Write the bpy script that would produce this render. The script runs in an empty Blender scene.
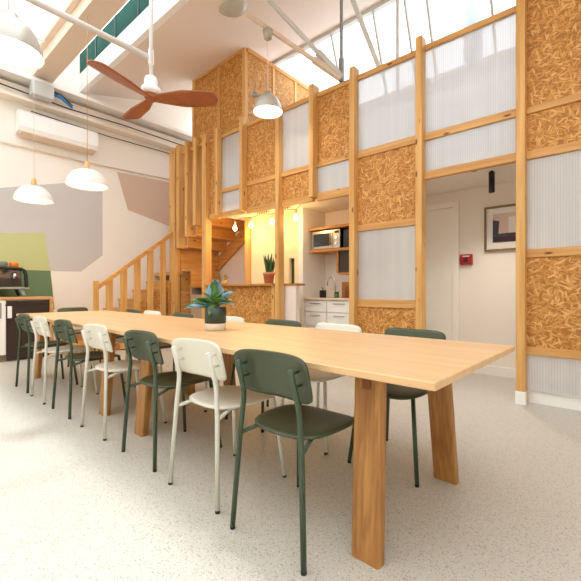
import bpy, bmesh, math, random
from mathutils import Vector, Matrix
random.seed(7)
PI = math.pi
C = bpy.context.scene.collection

# ------------------------------------------------------------------ camera, world, exposure
cam_d = bpy.data.cameras.new('camera'); cam = bpy.data.objects.new('camera', cam_d); C.objects.link(cam)
cam.location = (0, 0, 1.015)
cam.rotation_euler = (PI/2, 0, -math.radians(48.64))
cam_d.sensor_width = 36; cam_d.lens = 377.5/581*36
cam_d.clip_start = 0.05
bpy.context.scene.camera = cam
sc = bpy.context.scene
sc.view_settings.view_transform = 'Standard'; sc.view_settings.look = 'None'
sc.view_settings.gamma = 1; sc.view_settings.use_curve_mapping = False
sc.view_settings.exposure = 0.90
w = bpy.data.worlds.new('sky'); sc.world = w; w.use_nodes = True
bgn = w.node_tree.nodes['Background']
bgn.inputs['Color'].default_value = (0.90, 0.95, 1.0, 1); bgn.inputs['Strength'].default_value = 1.75
sund = bpy.data.lights.new('sun', 'SUN'); sund.energy = 1.35; sund.angle = math.radians(3); sund.color = (.86, .93, 1)
sun = bpy.data.objects.new('sun', sund); C.objects.link(sun); sun.location = (3, 2, 9)
sun.rotation_euler = Vector((.80, .03, 4.4)).to_track_quat('Z', 'Y').to_euler()
sc.cycles.max_bounces = 8; sc.cycles.diffuse_bounces = 5; sc.cycles.transparent_max_bounces = 12
sc.cycles.sample_clamp_indirect = 6

# ------------------------------------------------------------------ materials
def nt(name):
    m = bpy.data.materials.new(name); m.use_nodes = True
    t = m.node_tree; return m, t, t.nodes, t.links, t.nodes['Principled BSDF']
def rgb(h):
    h = h.lstrip('#'); v = [int(h[i:i+2], 16)/255 for i in (0, 2, 4)]
    return tuple((c/12.92 if c <= .04045 else ((c+.055)/1.055)**2.4) for c in v)+(1,)
def plain(name, col, rough=.5, metal=0, var=.04, scale=6, bump=0, emit=0, coat=0):
    m, t, n, l, b = nt(name)
    tc = n.new('ShaderNodeTexCoord'); nz = n.new('ShaderNodeTexNoise'); nz.inputs['Scale'].default_value = scale
    nz.inputs['Detail'].default_value = 4
    l.new(tc.outputs['Object'], nz.inputs['Vector'])
    mx = n.new('ShaderNodeMix'); mx.data_type = 'RGBA'
    c = rgb(col) if isinstance(col, str) else col
    mx.inputs['A'].default_value = tuple(x*(1-var) for x in c[:3])+(1,)
    mx.inputs['B'].default_value = tuple(min(1, x*(1+var)) for x in c[:3])+(1,)
    l.new(nz.outputs['Fac'], mx.inputs['Factor']); l.new(mx.outputs['Result'], b.inputs['Base Color'])
    b.inputs['Roughness'].default_value = rough; b.inputs['Metallic'].default_value = metal
    if coat: b.inputs['Coat Weight'].default_value = coat
    if bump:
        bp = n.new('ShaderNodeBump'); bp.inputs['Strength'].default_value = bump; bp.inputs['Distance'].default_value = .002
        n2 = n.new('ShaderNodeTexNoise'); n2.inputs['Scale'].default_value = 250; l.new(tc.outputs['Object'], n2.inputs['Vector'])
        l.new(n2.outputs['Fac'], bp.inputs['Height']); l.new(bp.outputs['Normal'], b.inputs['Normal'])
    if emit:
        b.inputs['Emission Color'].default_value = c; b.inputs['Emission Strength'].default_value = emit
    return m
def wood(name, c1, c2, axis='Z', rough=.5, knots=False, scale=1.0, c3=None):
    m, t, n, l, b = nt(name)
    tc = n.new('ShaderNodeTexCoord'); mp = n.new('ShaderNodeMapping')
    s = {'X': (1.2, 22, 22), 'Y': (22, 1.2, 22), 'Z': (22, 22, 1.2)}[axis]
    mp.inputs['Scale'].default_value = tuple(v*scale for v in s)
    l.new(tc.outputs['Object'], mp.inputs['Vector'])
    nz = n.new('ShaderNodeTexNoise'); nz.inputs['Scale'].default_value = 1.0; nz.inputs['Detail'].default_value = 6
    nz.inputs['Distortion'].default_value = .6
    l.new(mp.outputs['Vector'], nz.inputs['Vector'])
    cr = n.new('ShaderNodeValToRGB'); cr.color_ramp.elements[0].position = .32; cr.color_ramp.elements[1].position = .68
    cr.color_ramp.elements[0].color = rgb(c1); cr.color_ramp.elements[1].color = rgb(c2)
    l.new(nz.outputs['Fac'], cr.inputs['Fac'])
    out = cr.outputs['Color']
    if knots:
        m2 = n.new('ShaderNodeMapping'); k = {'X': (3, 9, 9), 'Y': (9, 3, 9), 'Z': (9, 9, 3)}[axis]
        m2.inputs['Scale'].default_value = k; l.new(tc.outputs['Object'], m2.inputs['Vector'])
        vo = n.new('ShaderNodeTexVoronoi'); vo.inputs['Scale'].default_value = 1.0
        l.new(m2.outputs['Vector'], vo.inputs['Vector'])
        r2 = n.new('ShaderNodeValToRGB'); r2.color_ramp.elements[0].position = .07; r2.color_ramp.elements[1].position = .13
        r2.color_ramp.elements[0].color = (1, 1, 1, 1); r2.color_ramp.elements[1].color = (0, 0, 0, 1)
        l.new(vo.outputs['Distance'], r2.inputs['Fac'])
        mx = n.new('ShaderNodeMix'); mx.data_type = 'RGBA'; mx.inputs['B'].default_value = rgb('#6e3d12')
        l.new(r2.outputs['Color'], mx.inputs['Factor']); l.new(out, mx.inputs['A']); out = mx.outputs['Result']
    l.new(out, b.inputs['Base Color']); b.inputs['Roughness'].default_value = rough
    return m
def osb(name, plane='YZ', dark=1.0):
    m, t, n, l, b = nt(name)
    tc = n.new('ShaderNodeTexCoord')
    nz = n.new('ShaderNodeTexNoise'); nz.inputs['Scale'].default_value = 7; l.new(tc.outputs['Object'], nz.inputs['Vector'])
    ad = n.new('ShaderNodeVectorMath'); ad.operation = 'MULTIPLY_ADD'; ad.inputs[1].default_value = (.022,)*3
    l.new(nz.outputs['Color'], ad.inputs[0]); l.new(tc.outputs['Object'], ad.inputs[2])
    prev = None
    for i, (ang, sc_) in enumerate(((12, 1.0), (62, 1.15), (118, .9), (160, 1.3), (90, 1.6))):
        mr = n.new('ShaderNodeMapping')
        a = math.radians(ang)
        mr.inputs['Rotation'].default_value = (a, 0, 0) if plane == 'YZ' else (0, a, 0)
        mr.inputs['Location'].default_value = (i*1.7, i*2.3, i*.9)
        l.new(ad.outputs[0], mr.inputs['Vector'])
        ms = n.new('ShaderNodeVectorMath'); ms.operation = 'MULTIPLY'
        ms.inputs[1].default_value = (0.01, 78*sc_, 17*sc_) if plane == 'YZ' else (78*sc_, .01, 17*sc_)
        l.new(mr.outputs['Vector'], ms.inputs[0])
        v = n.new('ShaderNodeTexVoronoi'); v.inputs['Scale'].default_value = 1; l.new(ms.outputs[0], v.inputs['Vector'])
        sp = n.new('ShaderNodeSeparateColor'); l.new(v.outputs['Color'], sp.inputs['Color'])
        r = n.new('ShaderNodeMath'); r.operation = 'POWER'; r.inputs[1].default_value = 5.0
        l.new(sp.outputs['Red'], r.inputs[0]); cur = r.outputs[0]
        e = n.new('ShaderNodeMath'); e.operation = 'MULTIPLY_ADD'; e.inputs[1].default_value = -.30
        l.new(v.outputs['Distance'], e.inputs[0]); l.new(cur, e.inputs[2]); cur = e.outputs[0]
        if prev is not None:
            mm = n.new('ShaderNodeMath'); mm.operation = 'MAXIMUM'; l.new(prev, mm.inputs[0]); l.new(cur, mm.inputs[1]); cur = mm.outputs[0]
        prev = cur
    cr = n.new('ShaderNodeValToRGB'); e = cr.color_ramp.elements
    e[0].position = .02; e[0].color = tuple(x*dark for x in rgb('#a36a2a')[:3])+(1,)
    e[1].position = .9; e[1].color = tuple(x*dark for x in rgb('#e2b06c')[:3])+(1,)
    x = e.new(.22); x.color = tuple(v*dark for v in rgb('#be8136')[:3])+(1,)
    x = e.new(.62); x.color = tuple(v*dark for v in rgb('#cc9149')[:3])+(1,)
    l.new(prev, cr.inputs['Fac']); l.new(cr.outputs['Color'], b.inputs['Base Color'])
    b.inputs['Roughness'].default_value = .6
    bp = n.new('ShaderNodeBump'); bp.inputs['Strength'].default_value = .25; bp.inputs['Distance'].default_value = .003
    l.new(prev, bp.inputs['Height']); l.new(bp.outputs['Normal'], b.inputs['Normal'])
    return m
def terrazzo():
    m, t, n, l, b = nt('terrazzo')
    tc = n.new('ShaderNodeTexCoord')
    n1 = n.new('ShaderNodeTexNoise'); n1.inputs['Scale'].default_value = 1.1; n1.inputs['Detail'].default_value = 3
    l.new(tc.outputs['Object'], n1.inputs['Vector'])
    base = n.new('ShaderNodeMix'); base.data_type = 'RGBA'
    base.inputs['A'].default_value = rgb('#c0bbaf'); base.inputs['B'].default_value = rgb('#ccc7bb')
    l.new(n1.outputs['Fac'], base.inputs['Factor']); out = base.outputs['Result']
    for scale, thr, cut, col in ((150, .80, .33, '#92887b'), (75, .88, .28, '#a39a8d'), (100, .88, .28, '#dcd8cd'), (210, .86, .42, '#7d7468')):
        v = n.new('ShaderNodeTexVoronoi'); v.inputs['Scale'].default_value = scale; l.new(tc.outputs['Object'], v.inputs['Vector'])
        sp = n.new('ShaderNodeSeparateColor'); l.new(v.outputs['Color'], sp.inputs['Color'])
        g = n.new('ShaderNodeMath'); g.operation = 'GREATER_THAN'; g.inputs[1].default_value = thr; l.new(sp.outputs['Red'], g.inputs[0])
        s = n.new('ShaderNodeMath'); s.operation = 'LESS_THAN'; s.inputs[1].default_value = cut; l.new(v.outputs['Distance'], s.inputs[0])
        p = n.new('ShaderNodeMath'); p.operation = 'MULTIPLY'; l.new(g.outputs[0], p.inputs[0]); l.new(s.outputs[0], p.inputs[1])
        mx = n.new('ShaderNodeMix'); mx.data_type = 'RGBA'; mx.inputs['B'].default_value = rgb(col)
        l.new(p.outputs[0], mx.inputs['Factor']); l.new(out, mx.inputs['A']); out = mx.outputs['Result']
    l.new(out, b.inputs['Base Color']); b.inputs['Roughness'].default_value = .42
    return m
def glass(name, tint=(1, 1, 1, 1), gl=.06):
    m, t, n, l, b = nt(name); n.remove(b)
    o = n['Material Output']; tr = n.new('ShaderNodeBsdfTransparent'); tr.inputs['Color'].default_value = tint
    g = n.new('ShaderNodeBsdfGlossy'); g.inputs['Roughness'].default_value = .02
    mx = n.new('ShaderNodeMixShader'); mx.inputs['Fac'].default_value = gl
    l.new(tr.outputs[0], mx.inputs[1]); l.new(g.outputs[0], mx.inputs[2]); l.new(mx.outputs[0], o.inputs['Surface'])
    return m
def frost(name):
    m, t, n, l, b = nt(name); n.remove(b)
    a = n.new('ShaderNodeBsdfTranslucent'); a.inputs['Color'].default_value = (.95, .96, .97, 1)
    l.new(a.outputs[0], n['Material Output'].inputs['Surface']); return m
def polycarb(name, axis='Y'):
    m, t, n, l, b = nt(name); n.remove(b); o = n['Material Output']
    tc = n.new('ShaderNodeTexCoord'); wv = n.new('ShaderNodeTexWave'); wv.bands_direction = axis
    wv.inputs['Scale'].default_value = 15; wv.inputs['Distortion'].default_value = 0
    l.new(tc.outputs['Object'], wv.inputs['Vector'])
    nz = n.new('ShaderNodeTexNoise'); nz.noise_dimensions = '3D'; nz.inputs['Scale'].default_value = 1
    mp = n.new('ShaderNodeMapping'); mp.inputs['Scale'].default_value = (12, 12, .3); l.new(tc.outputs['Object'], mp.inputs['Vector'])
    l.new(mp.outputs['Vector'], nz.inputs['Vector'])
    bp = n.new('ShaderNodeBump'); bp.inputs['Strength'].default_value = .25; bp.inputs['Distance'].default_value = .003
    l.new(wv.outputs['Fac'], bp.inputs['Height'])
    wr = n.new('ShaderNodeValToRGB'); wr.color_ramp.elements[0].position = .05; wr.color_ramp.elements[1].position = .45
    wr.color_ramp.elements[0].color = (.80, .81, .82, 1); wr.color_ramp.elements[1].color = (.93, .92, .92, 1)
    l.new(wv.outputs['Fac'], wr.inputs['Fac'])
    di = n.new('ShaderNodeBsdfDiffuse'); l.new(wr.outputs['Color'], di.inputs['Color'])
    tl = n.new('ShaderNodeBsdfTranslucent'); l.new(wr.outputs['Color'], tl.inputs['Color'])
    tr = n.new('ShaderNodeBsdfTransparent'); tr.inputs['Color'].default_value = (.93, .95, .98, 1)
    gl = n.new('ShaderNodeBsdfGlossy'); gl.inputs['Roughness'].default_value = .25
    for x in (di, tl, gl): l.new(bp.outputs['Normal'], x.inputs['Normal'])
    a = n.new('ShaderNodeMixShader'); a.inputs['Fac'].default_value = .5; l.new(di.outputs[0], a.inputs[1]); l.new(tl.outputs[0], a.inputs[2])
    rm = n.new('ShaderNodeMapRange')
    rm.inputs['To Min'].default_value = .34; rm.inputs['To Max'].default_value = .48
    l.new(nz.outputs['Fac'], rm.inputs['Value'])
    c = n.new('ShaderNodeMixShader'); l.new(rm.outputs[0], c.inputs['Fac']); l.new(a.outputs[0], c.inputs[1]); l.new(tr.outputs[0], c.inputs[2])
    d = n.new('ShaderNodeMixShader'); d.inputs['Fac'].default_value = .10; l.new(c.outputs[0], d.inputs[1]); l.new(gl.outputs[0], d.inputs[2])
    l.new(d.outputs[0], o.inputs['Surface'])
    return m
M = dict(
    floor=terrazzo(),
    wall=plain('wall_paint', '#f3ede3', .8, var=.01), wall_pink=plain('wall_paint_warm', '#eee0d6', .8, var=.01),
    wall_grey=plain('wall_paint_grey', '#eee5da', .8, var=.01), ceil=plain('ceiling_paint', '#ecdccf', .85, var=.01),
    beamw=plain('beam_paint_pale', '#ecdfd0', .6, var=.03), beam=plain('beam_paint', '#e2cdb8', .6, var=.03), white=plain('white_paint', '#f2efea', .45, var=.01),
    whitemetal=plain('white_metal', '#e9e8e5', .35, var=.01), greymetal=plain('grey_metal', '#d3d2cd', .4, var=.02),
    pine=wood('pine_upright', '#cb944f', '#e3b471', 'Z', .5, True), pine_y=wood('pine_rail', '#c38a48', '#dba966', 'Y', .5, True),
    pine_x=wood('pine_tread', '#c68843', '#dea65f', 'X', .5, True),
    osb=osb('strand_board'), osb_x=osb('strand_board_side', 'XZ'),
    oak_top=wood('oak_tabletop', '#dbae7b', '#e6c193', 'Y', .38, scale=.8), oak_leg=wood('oak_leg', '#93602c', '#b98546', 'Z', .45, scale=2.2),
    oak_edge=wood('oak_worktop', '#bf8a4e', '#d6a468', 'X', .45), oak_shelf=wood('oak_shelf', '#a86c2c', '#c98c45', 'Y', .45),
    green=plain('green_plastic', '#434b33', .42, var=.03), greenm=plain('green_tube', '#3c4c35', .38, var=.03),
    cream=plain('cream_plastic', '#e0dccd', .45, var=.02), creamm=plain('cream_tube', '#d6d4c6', .4, var=.02),
    black=plain('black_plastic', '#17171a', .4), dark=plain('dark_laminate', '#35261f', .45, var=.05),
    lam=plain('white_laminate', '#e6ddd2', .4, var=.01), chrome=plain('chrome', '#d8d8d8', .12, 1),
    steel=plain('brushed_steel', '#b5b1aa', .3, .9), fanwood=wood('fan_walnut', '#8c4a20', '#a85d2c', 'X', .4),
    mgrey=plain('mural_grey', '#c9c4c1', .8, var=.01), mlime=plain('mural_lime', '#c0c48d', .8, var=.02),
    mgreen=plain('mural_green', '#68825f', .8, var=.02), mpink=plain('mural_pink', '#d3b9a5', .8, var=.01),
    glass=glass('window_glass'), frost=frost('frosted_glass'), poly=polycarb('polycarbonate'), greenpane=plain('green_glazing', '#0f4a3c', .95, var=.15, scale=3),
    terra=plain('terracotta', '#c98a6a', .8), soil=plain('soil', '#3a281c', .95), leaf=plain('leaf', '#4f7a3a', .3, var=.25, scale=18),
    leaf_sheen_paint=plain('leaf_sheen', '#86aabd', .25, var=.25, scale=22), snake=plain('snake_leaf', '#34511f', .4, var=.3, scale=30),  # pale blue reflection on the glossy leaves is painted in as leaf colour
    potgreen=plain('pot_green', '#2c3a29', .4, var=.06), potcream=plain('pot_cream', '#d9c7ae', .5),
    diff=plain('lamp_diffuser', (1, .80, .54, 1), .5, emit=8), bulb=plain('bulb_glow', (1, .72, .36, 1), .5, emit=9),
    alab=plain('opal_glass', '#b9b3a3', .25, var=.02), shade=plain('white_shade', '#f0eee9', .3, var=.01),
    lampmetal=plain('lamp_metal', '#bbb6ab', .3, .35), cordtan=plain('cord_tan', '#c9a26a', .7), cordwhite=plain('cord_white', '#dcd9d2', .6),
    red=plain('alarm_red', '#a8121c', .4), ink=plain('ink_grey', '#4d4a55', .7), blush=plain('paper_blush', '#dcc3ba', .8), paper=plain('paper_white', '#efebe4', .8),
    plum=plain('ink_plum', '#3f2f38', .8), frame=wood('picture_frame_wood', '#6d4f28', '#8b6a3c', 'Z', .4), darkgreen=plain('door_green', '#4a5526', .6),
    orange=plain('orange_cup', '#e07d1e', .4), cupgrey=plain('grey_cup', '#6e7565', .5), blue=plain('blue_cable', '#2f7fb8', .5), duct=plain('duct_grey', '#c4c2bd', .5),
    bronze=plain('bronze_metal', '#8d7768', .22, .7, var=.2, scale=25), wall_cream=plain('wall_paint_cream', '#f0dfb4', .8, var=.01), wall_blue=plain('wall_paint_blue_grey', '#8b96a4', .8, var=.02),
    rope=plain('blue_grey', '#a8bccf', .6), yellow=plain('yellow_flower', '#d9c42a', .6), knob=plain('grey_plastic', '#8a8a86', .5), boxgrey=plain('taupe_laminate', '#a8917a', .6),
    brassy=wood('pendant_cap_wood', '#d8a566', '#e6bb82', 'Z', .5), bracket=wood('table_bracket', '#7a4216', '#8f5220', 'Z', .5), screen=plain('dark_glass', '#23262a', .1),
    outside=plain('flue_blue', '#aebfd6', .6),
)

# ------------------------------------------------------------------ mesh builder
class MB:
    def __init__(s): s.bm = bmesh.new()
    def box(s, x0, x1, y0, y1, z0, z1, bev=0, rot=None, seg=2):
        t = bmesh.new(); bmesh.ops.create_cube(t, size=1)
        bmesh.ops.scale(t, vec=(abs(x1-x0), abs(y1-y0), abs(z1-z0)), verts=t.verts)
        if bev: bmesh.ops.bevel(t, geom=t.edges[:], offset=bev, segments=seg, profile=.5, affect='EDGES')
        if rot is not None: bmesh.ops.transform(t, matrix=rot, verts=t.verts)
        bmesh.ops.translate(t, vec=((x0+x1)/2, (y0+y1)/2, (z0+z1)/2), verts=t.verts)
        s.merge(t); return s
    def merge(s, t, smooth=False):
        me = bpy.data.meshes.new('tmp'); t.to_mesh(me); t.free(); s.bm.from_mesh(me); bpy.data.meshes.remove(me)
    def poly(s, pts, ext):
        """closed planar outline extruded by vector ext"""
        t = bmesh.new(); vs = [t.verts.new(p) for p in pts]; f = t.faces.new(vs)
        r = bmesh.ops.extrude_face_region(t, geom=[f]); nv = [g for g in r['geom'] if isinstance(g, bmesh.types.BMVert)]
        bmesh.ops.translate(t, vec=ext, verts=nv); bmesh.ops.recalc_face_normals(t, faces=t.faces); s.merge(t); return s
    def tube(s, pts, r, n=12, r2=None, smooth_path=0):
        pts = [Vector(p) for p in pts]
        for _ in range(smooth_path):
            q = [pts[0]]
            for a, b in zip(pts[:-1], pts[1:]): q += [a*.75+b*.25, a*.25+b*.75]
            pts = q+[pts[-1]]
        t = bmesh.new(); rings = []; N = len(pts); up = None
        for i, p in enumerate(pts):
            d = (pts[min(i+1, N-1)]-pts[max(i-1, 0)]).normalized()
            if up is None:
                up = Vector((0, 0, 1)) if abs(d.z) < .9 else Vector((1, 0, 0))
            a = d.cross(up).normalized(); b = a.cross(d).normalized(); up = b
            rr = r if r2 is None else r+(r2-r)*i/(N-1)
            rings.append([t.verts.new(p+a*math.cos(2*PI*k/n)*rr+b*math.sin(2*PI*k/n)*rr) for k in range(n)])
        for A, B in zip(rings[:-1], rings[1:]):
            for k in range(n): t.faces.new((A[k], A[(k+1) % n], B[(k+1) % n], B[k])).smooth = True
        t.faces.new(rings[0][::-1]); t.faces.new(rings[-1])
        bmesh.ops.recalc_face_normals(t, faces=t.faces)
        s.merge(t); return s
    def bar(s, a, b, w, h):
        """rectangular bar from a to b"""
        a = Vector(a); b = Vector(b); d = b-a
        q = d.to_track_quat('X', 'Z').to_matrix().to_4x4()
        t = bmesh.new(); bmesh.ops.create_cube(t, size=1); bmesh.ops.scale(t, vec=(d.length, w, h), verts=t.verts)
        bmesh.ops.transform(t, matrix=Matrix.Translation((a+b)/2) @ q, verts=t.verts); s.merge(t); return s
    def lathe(s, prof, c=(0, 0, 0), n=32, closed=False):
        t = bmesh.new(); rings = []
        for r, z in prof:
            if r < 1e-6: rings.append([t.verts.new((c[0], c[1], c[2]+z))])
            else: rings.append([t.verts.new((c[0]+r*math.cos(2*PI*k/n), c[1]+r*math.sin(2*PI*k/n), c[2]+z)) for k in range(n)])
        for A, B in zip(rings[:-1], rings[1:]):
            for k in range(n):
                k2 = (k+1) % n
                if len(A) == 1 and len(B) == 1: continue
                if len(A) == 1: f = t.faces.new((A[0], B[k2], B[k]))
                elif len(B) == 1: f = t.faces.new((A[k], A[k2], B[0]))
                else: f = t.faces.new((A[k], A[k2], B[k2], B[k]))
                f.smooth = True
        bmesh.ops.recalc_face_normals(t, faces=t.faces); s.merge(t); return s
    def grid(s, nu, nv, fn, thick=0):
        """surface fn(u,v) u,v in 0..1, given thickness along the normal"""
        t = bmesh.new(); V = [[t.verts.new(fn(i/nu, j/nv)) for j in range(nv+1)] for i in range(nu+1)]
        for i in range(nu):
            for j in range(nv): t.faces.new((V[i][j], V[i+1][j], V[i+1][j+1], V[i][j+1])).smooth = True
        bmesh.ops.remove_doubles(t, verts=t.verts, dist=1e-5)
        t.normal_update()
        if thick: bmesh.ops.solidify(t, geom=t.faces[:], thickness=thick)
        for f in t.faces: f.smooth = True
        s.merge(t); return s
    def build(s, name, mat, parent=None, smooth=False):
        me = bpy.data.meshes.new(name)
        o = bpy.data.objects.new(name, me); C.objects.link(o)
        if smooth:
            for f in s.bm.faces: f.smooth = True
        if parent is not None:
            root = parent; off = Vector(parent.location)
            while root.parent is not None: root = root.parent; off += Vector(root.location)
            bmesh.ops.translate(s.bm, vec=-off, verts=s.bm.verts); o.parent = parent
        else:
            xs = [v.co.x for v in s.bm.verts]; ys = [v.co.y for v in s.bm.verts]; zs = [v.co.z for v in s.bm.verts]
            c = Vector(((min(xs)+max(xs))/2, (min(ys)+max(ys))/2, min(zs)))
            bmesh.ops.translate(s.bm, vec=-c, verts=s.bm.verts); o.location = c
        s.bm.to_mesh(me); s.bm.free()
        me.materials.append(M[mat] if isinstance(mat, str) else mat)
        return o
def box(name, mat, parent, *a, **k): return MB().box(*a, **k).build(name, mat, parent)
def tag(o, label, cat, group=None):
    o['label'] = label; o['category'] = cat
    if group: o['group'] = group
    return o
def thing(name, label, cat, loc, group=None):
    o = bpy.data.objects.new(name, None); C.objects.link(o); o.location = loc; o.empty_display_size = .1
    return tag(o, label, cat, group)
def struct(o): o['kind'] = 'structure'; return o
def dup(o, parent=None):
    c = o.copy(); C.objects.link(c)
    if parent is not None: c.parent = parent
    for ch in list(o.children): dup(ch, c)
    return c

# ------------------------------------------------------------------ room shell
struct(box('floor', 'floor', None, -3.2, 5.6, -3.0, 7.4, -.1, 0))
wb = struct(box('wall_back', 'wall', None, -3.2, 5.6, 7.2, 7.4, 0, 5.9))
struct(box('wall_left', 'wall', None, -3.4, -3.2, -3.0, 7.4, 0, 5.9))
struct(box('wall_front', 'wall', None, -3.4, 5.6, -3.2, -3.0, 0, 5.9))
# corridor and kitchen wall (behind the partition) with the door opening drawn by its frame
struct(box('wall_right', 'wall_grey', None, 5.0, 5.2, -3.0, 7.2, 0, 2.36))
struct(box('wall_upper_right', 'wall_blue', None, 5.32, 5.5, -3.0, 7.2, 2.36, 4.0))
struct(box('ceiling_corridor', 'wall_grey', None, 4.05, 5.5, -3.0, 5.16, 2.28, 2.40))
struct(MB().poly([(2.60, -3, 4.525), (4.92, -3, 5.125), (4.92, -3, 5.22), (2.60, -3, 4.62)], (0, 10.2, 0)).build('ceiling', 'ceil', None))
# mural painted on the back wall
def mural(pts, mat, d=.004):
    MB().poly([(x, 7.2-d, z) for x, z in pts], (0, d-.0005, 0)).build('painted_shape', mat, wb)
mural([(.2, 2.3), (1.407, 2.594), (2.93, 3.05), (2.93, 1.66), (2.565, 1.352), (2.0, 1.34), (.2, 1.34)], 'mgrey')
mural([(.2, 1.74), (1.996, 1.976), (2.088, 1.345), (.2, 1.345)], 'mlime', .007)
mural([(.2, 1.345), (2.088, 1.345), (2.15, .70), (.2, .70)], 'mgreen', .007)
mural([(3.199, 3.262), (3.411, 2.576), (4.6, 2.31), (4.9, 3.32)], 'mpink')
struct(box('baseboard_back', 'white', None, 1.95, 2.4, 7.18, 7.2, 0, .12))
struct(box('baseboard_right', 'white', None, 4.975, 5.0, -2.9, 1.52, 0, .11))

# skylight at the left: glass between beam and left wall
def skylight():
    root = struct(bpy.data.objects.new('window_1', None)); C.objects.link(root)
    root.location = (-.7, 2, 4.7)
    MB().box(-3.2, 1.78, -3.0, 7.2, 4.72, 4.73).build('window_glass', 'glass', root)
    for y in (-1.6, .4, 2.4, 4.4, 6.4): MB().box(-3.2, 1.78, y-.02, y+.02, 4.68, 4.72).build('window_bar', 'whitemetal', root)
    for x in (-2.4, -1.2, 0.3): MB().box(x-.02, x+.02, -3.0, 7.2, 4.66, 4.68).build('window_bar', 'whitemetal', root)
skylight()
# big beam between the two roof lights
bm_ = MB().box(1.84, 1.98, -3.0, 7.2, 4.43, 4.75).box(1.77, 2.05, -3.0, 7.2, 4.39, 4.43).box(1.77, 2.05, -3, 7.2, 4.70, 4.76)
bm2 = struct(bm_.build('trim_1', 'beam', None))
# narrow roof light with green panes between beam and ceiling
fas = struct(MB().box(2.54, 2.62, -3.0, 7.2, 4.525, 4.83).build('trim_2', 'white', None))
r2 = struct(bpy.data.objects.new('window_2', None)); C.objects.link(r2); r2.location = (2.55, 2, 4.83)
for i in range(15):
    y0 = -3.6+i*.72
    if i: MB().box(2.54, 2.55, y0+.012, y0+.708, 4.83, 5.18).build('window_pane', 'greenpane', r2)
    if i: MB().box(2.53, 2.56, y0-.010, y0+.010, 4.83, 5.18).build('window_bar', 'black', r2)
struct(box('window_3', 'frost', None, 1.9, 2.6, -3.0, 7.2, 5.19, 5.20))
struct(box('ceiling_upstand', 'white', None, 1.84, 1.90, -3.0, 7.2, 4.76, 5.2))

# sloping north light at the right
NLY = [-2.6, -1.9, -1.2, -.5, .2, .72, 1.21, 1.96, 2.25, 2.72, 3.46]
def northlight():
    root = struct(bpy.data.objects.new('window_4', None)); C.objects.link(root); root.location = (4.62, 2, 4.0)
    a = (4.91, 5.12); b = (5.36, 4.0)
    dx, dz = b[0]-a[0], b[1]-a[1]
    MB().poly([(a[0], -3, a[1]), (b[0], -3, b[1]), (b[0], 7.2, b[1]), (a[0], 7.2, a[1])], (.008, 0, .006)).build('window_glass', 'glass', root)
    for y in NLY:
        MB().bar((a[0]-.02, y, a[1]), (b[0]-.02, y, b[1]), .028, .05).build('window_bar', 'greymetal', root)
    MB().box(4.87, 4.95, -3, 7.2, 5.06, 5.14).build('window_frame', 'greymetal', root)
    MB().box(5.3, 5.42, -3, 7.2, 3.96, 4.02).build('window_frame', 'white', root)
northlight()
struct(box('trim_7', 'beam', None, 5.25, 5.32, -3, 7.2, 3.62, 3.76))

# doors
dr = struct(bpy.data.objects.new('door_1', None)); C.objects.link(dr); dr.location = (4.98, 2.0, 0)
MB().box(4.975, 4.998, 1.63, 2.45, .01, 2.07).build('door_panel', 'wall', dr)
MB().box(4.955, 4.998, 1.55, 1.625, 0, 2.075).box(4.955, 4.998, 2.455, 2.53, 0, 2.075).box(4.955, 4.998, 1.55, 2.53, 2.075, 2.14).build('door_frame', 'wall', dr)
MB().tube([(4.975, 2.37, 1.0), (4.93, 2.37, 1.0), (4.925, 2.26, 1.0)], .009).build('door_handle', 'steel', dr)

# ------------------------------------------------------------------ timber partition
part = thing('timber_partition', 'tall slatted pine partition filled with strand board and ribbed translucent panels', 'partition', (3.95, 3.0, 0))
def post(y, z0=0, z1=3.72, x0=3.88, x1=4.0, w=.07):
    return MB().box(x0, x1, y-w, y, z0, z1, bev=.004, seg=1).build('post', 'pine', part)
full = {1: .722, 2: 1.655, 3: 2.478, 5: 3.715, 8: 5.46, 12: 6.50}
for k, y in full.items(): post(y, 0, {1: 3.75}.get(k, 3.70), w={8: .12, 12: .18}.get(k, .072))
for y, zb in ((3.085, 2.235), (4.46, 2.25), (5.08, 2.265)): post(y, zb, 3.70, x0=3.86)
for y, zb in ((5.733, 2.17), (5.984, 1.99), (6.262, 1.80)): post(y, zb, 3.72, w=.09, x1=4.06)
post(-.22, 0, 4.4); post(-1.1, 0, 4.4)
for y0, y1 in ((-.22, .65), (-1.1, -.292)): MB().box(3.955, 4.0, y0, y1, 4.30, 4.38).build('rail', 'pine_y', part)
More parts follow.
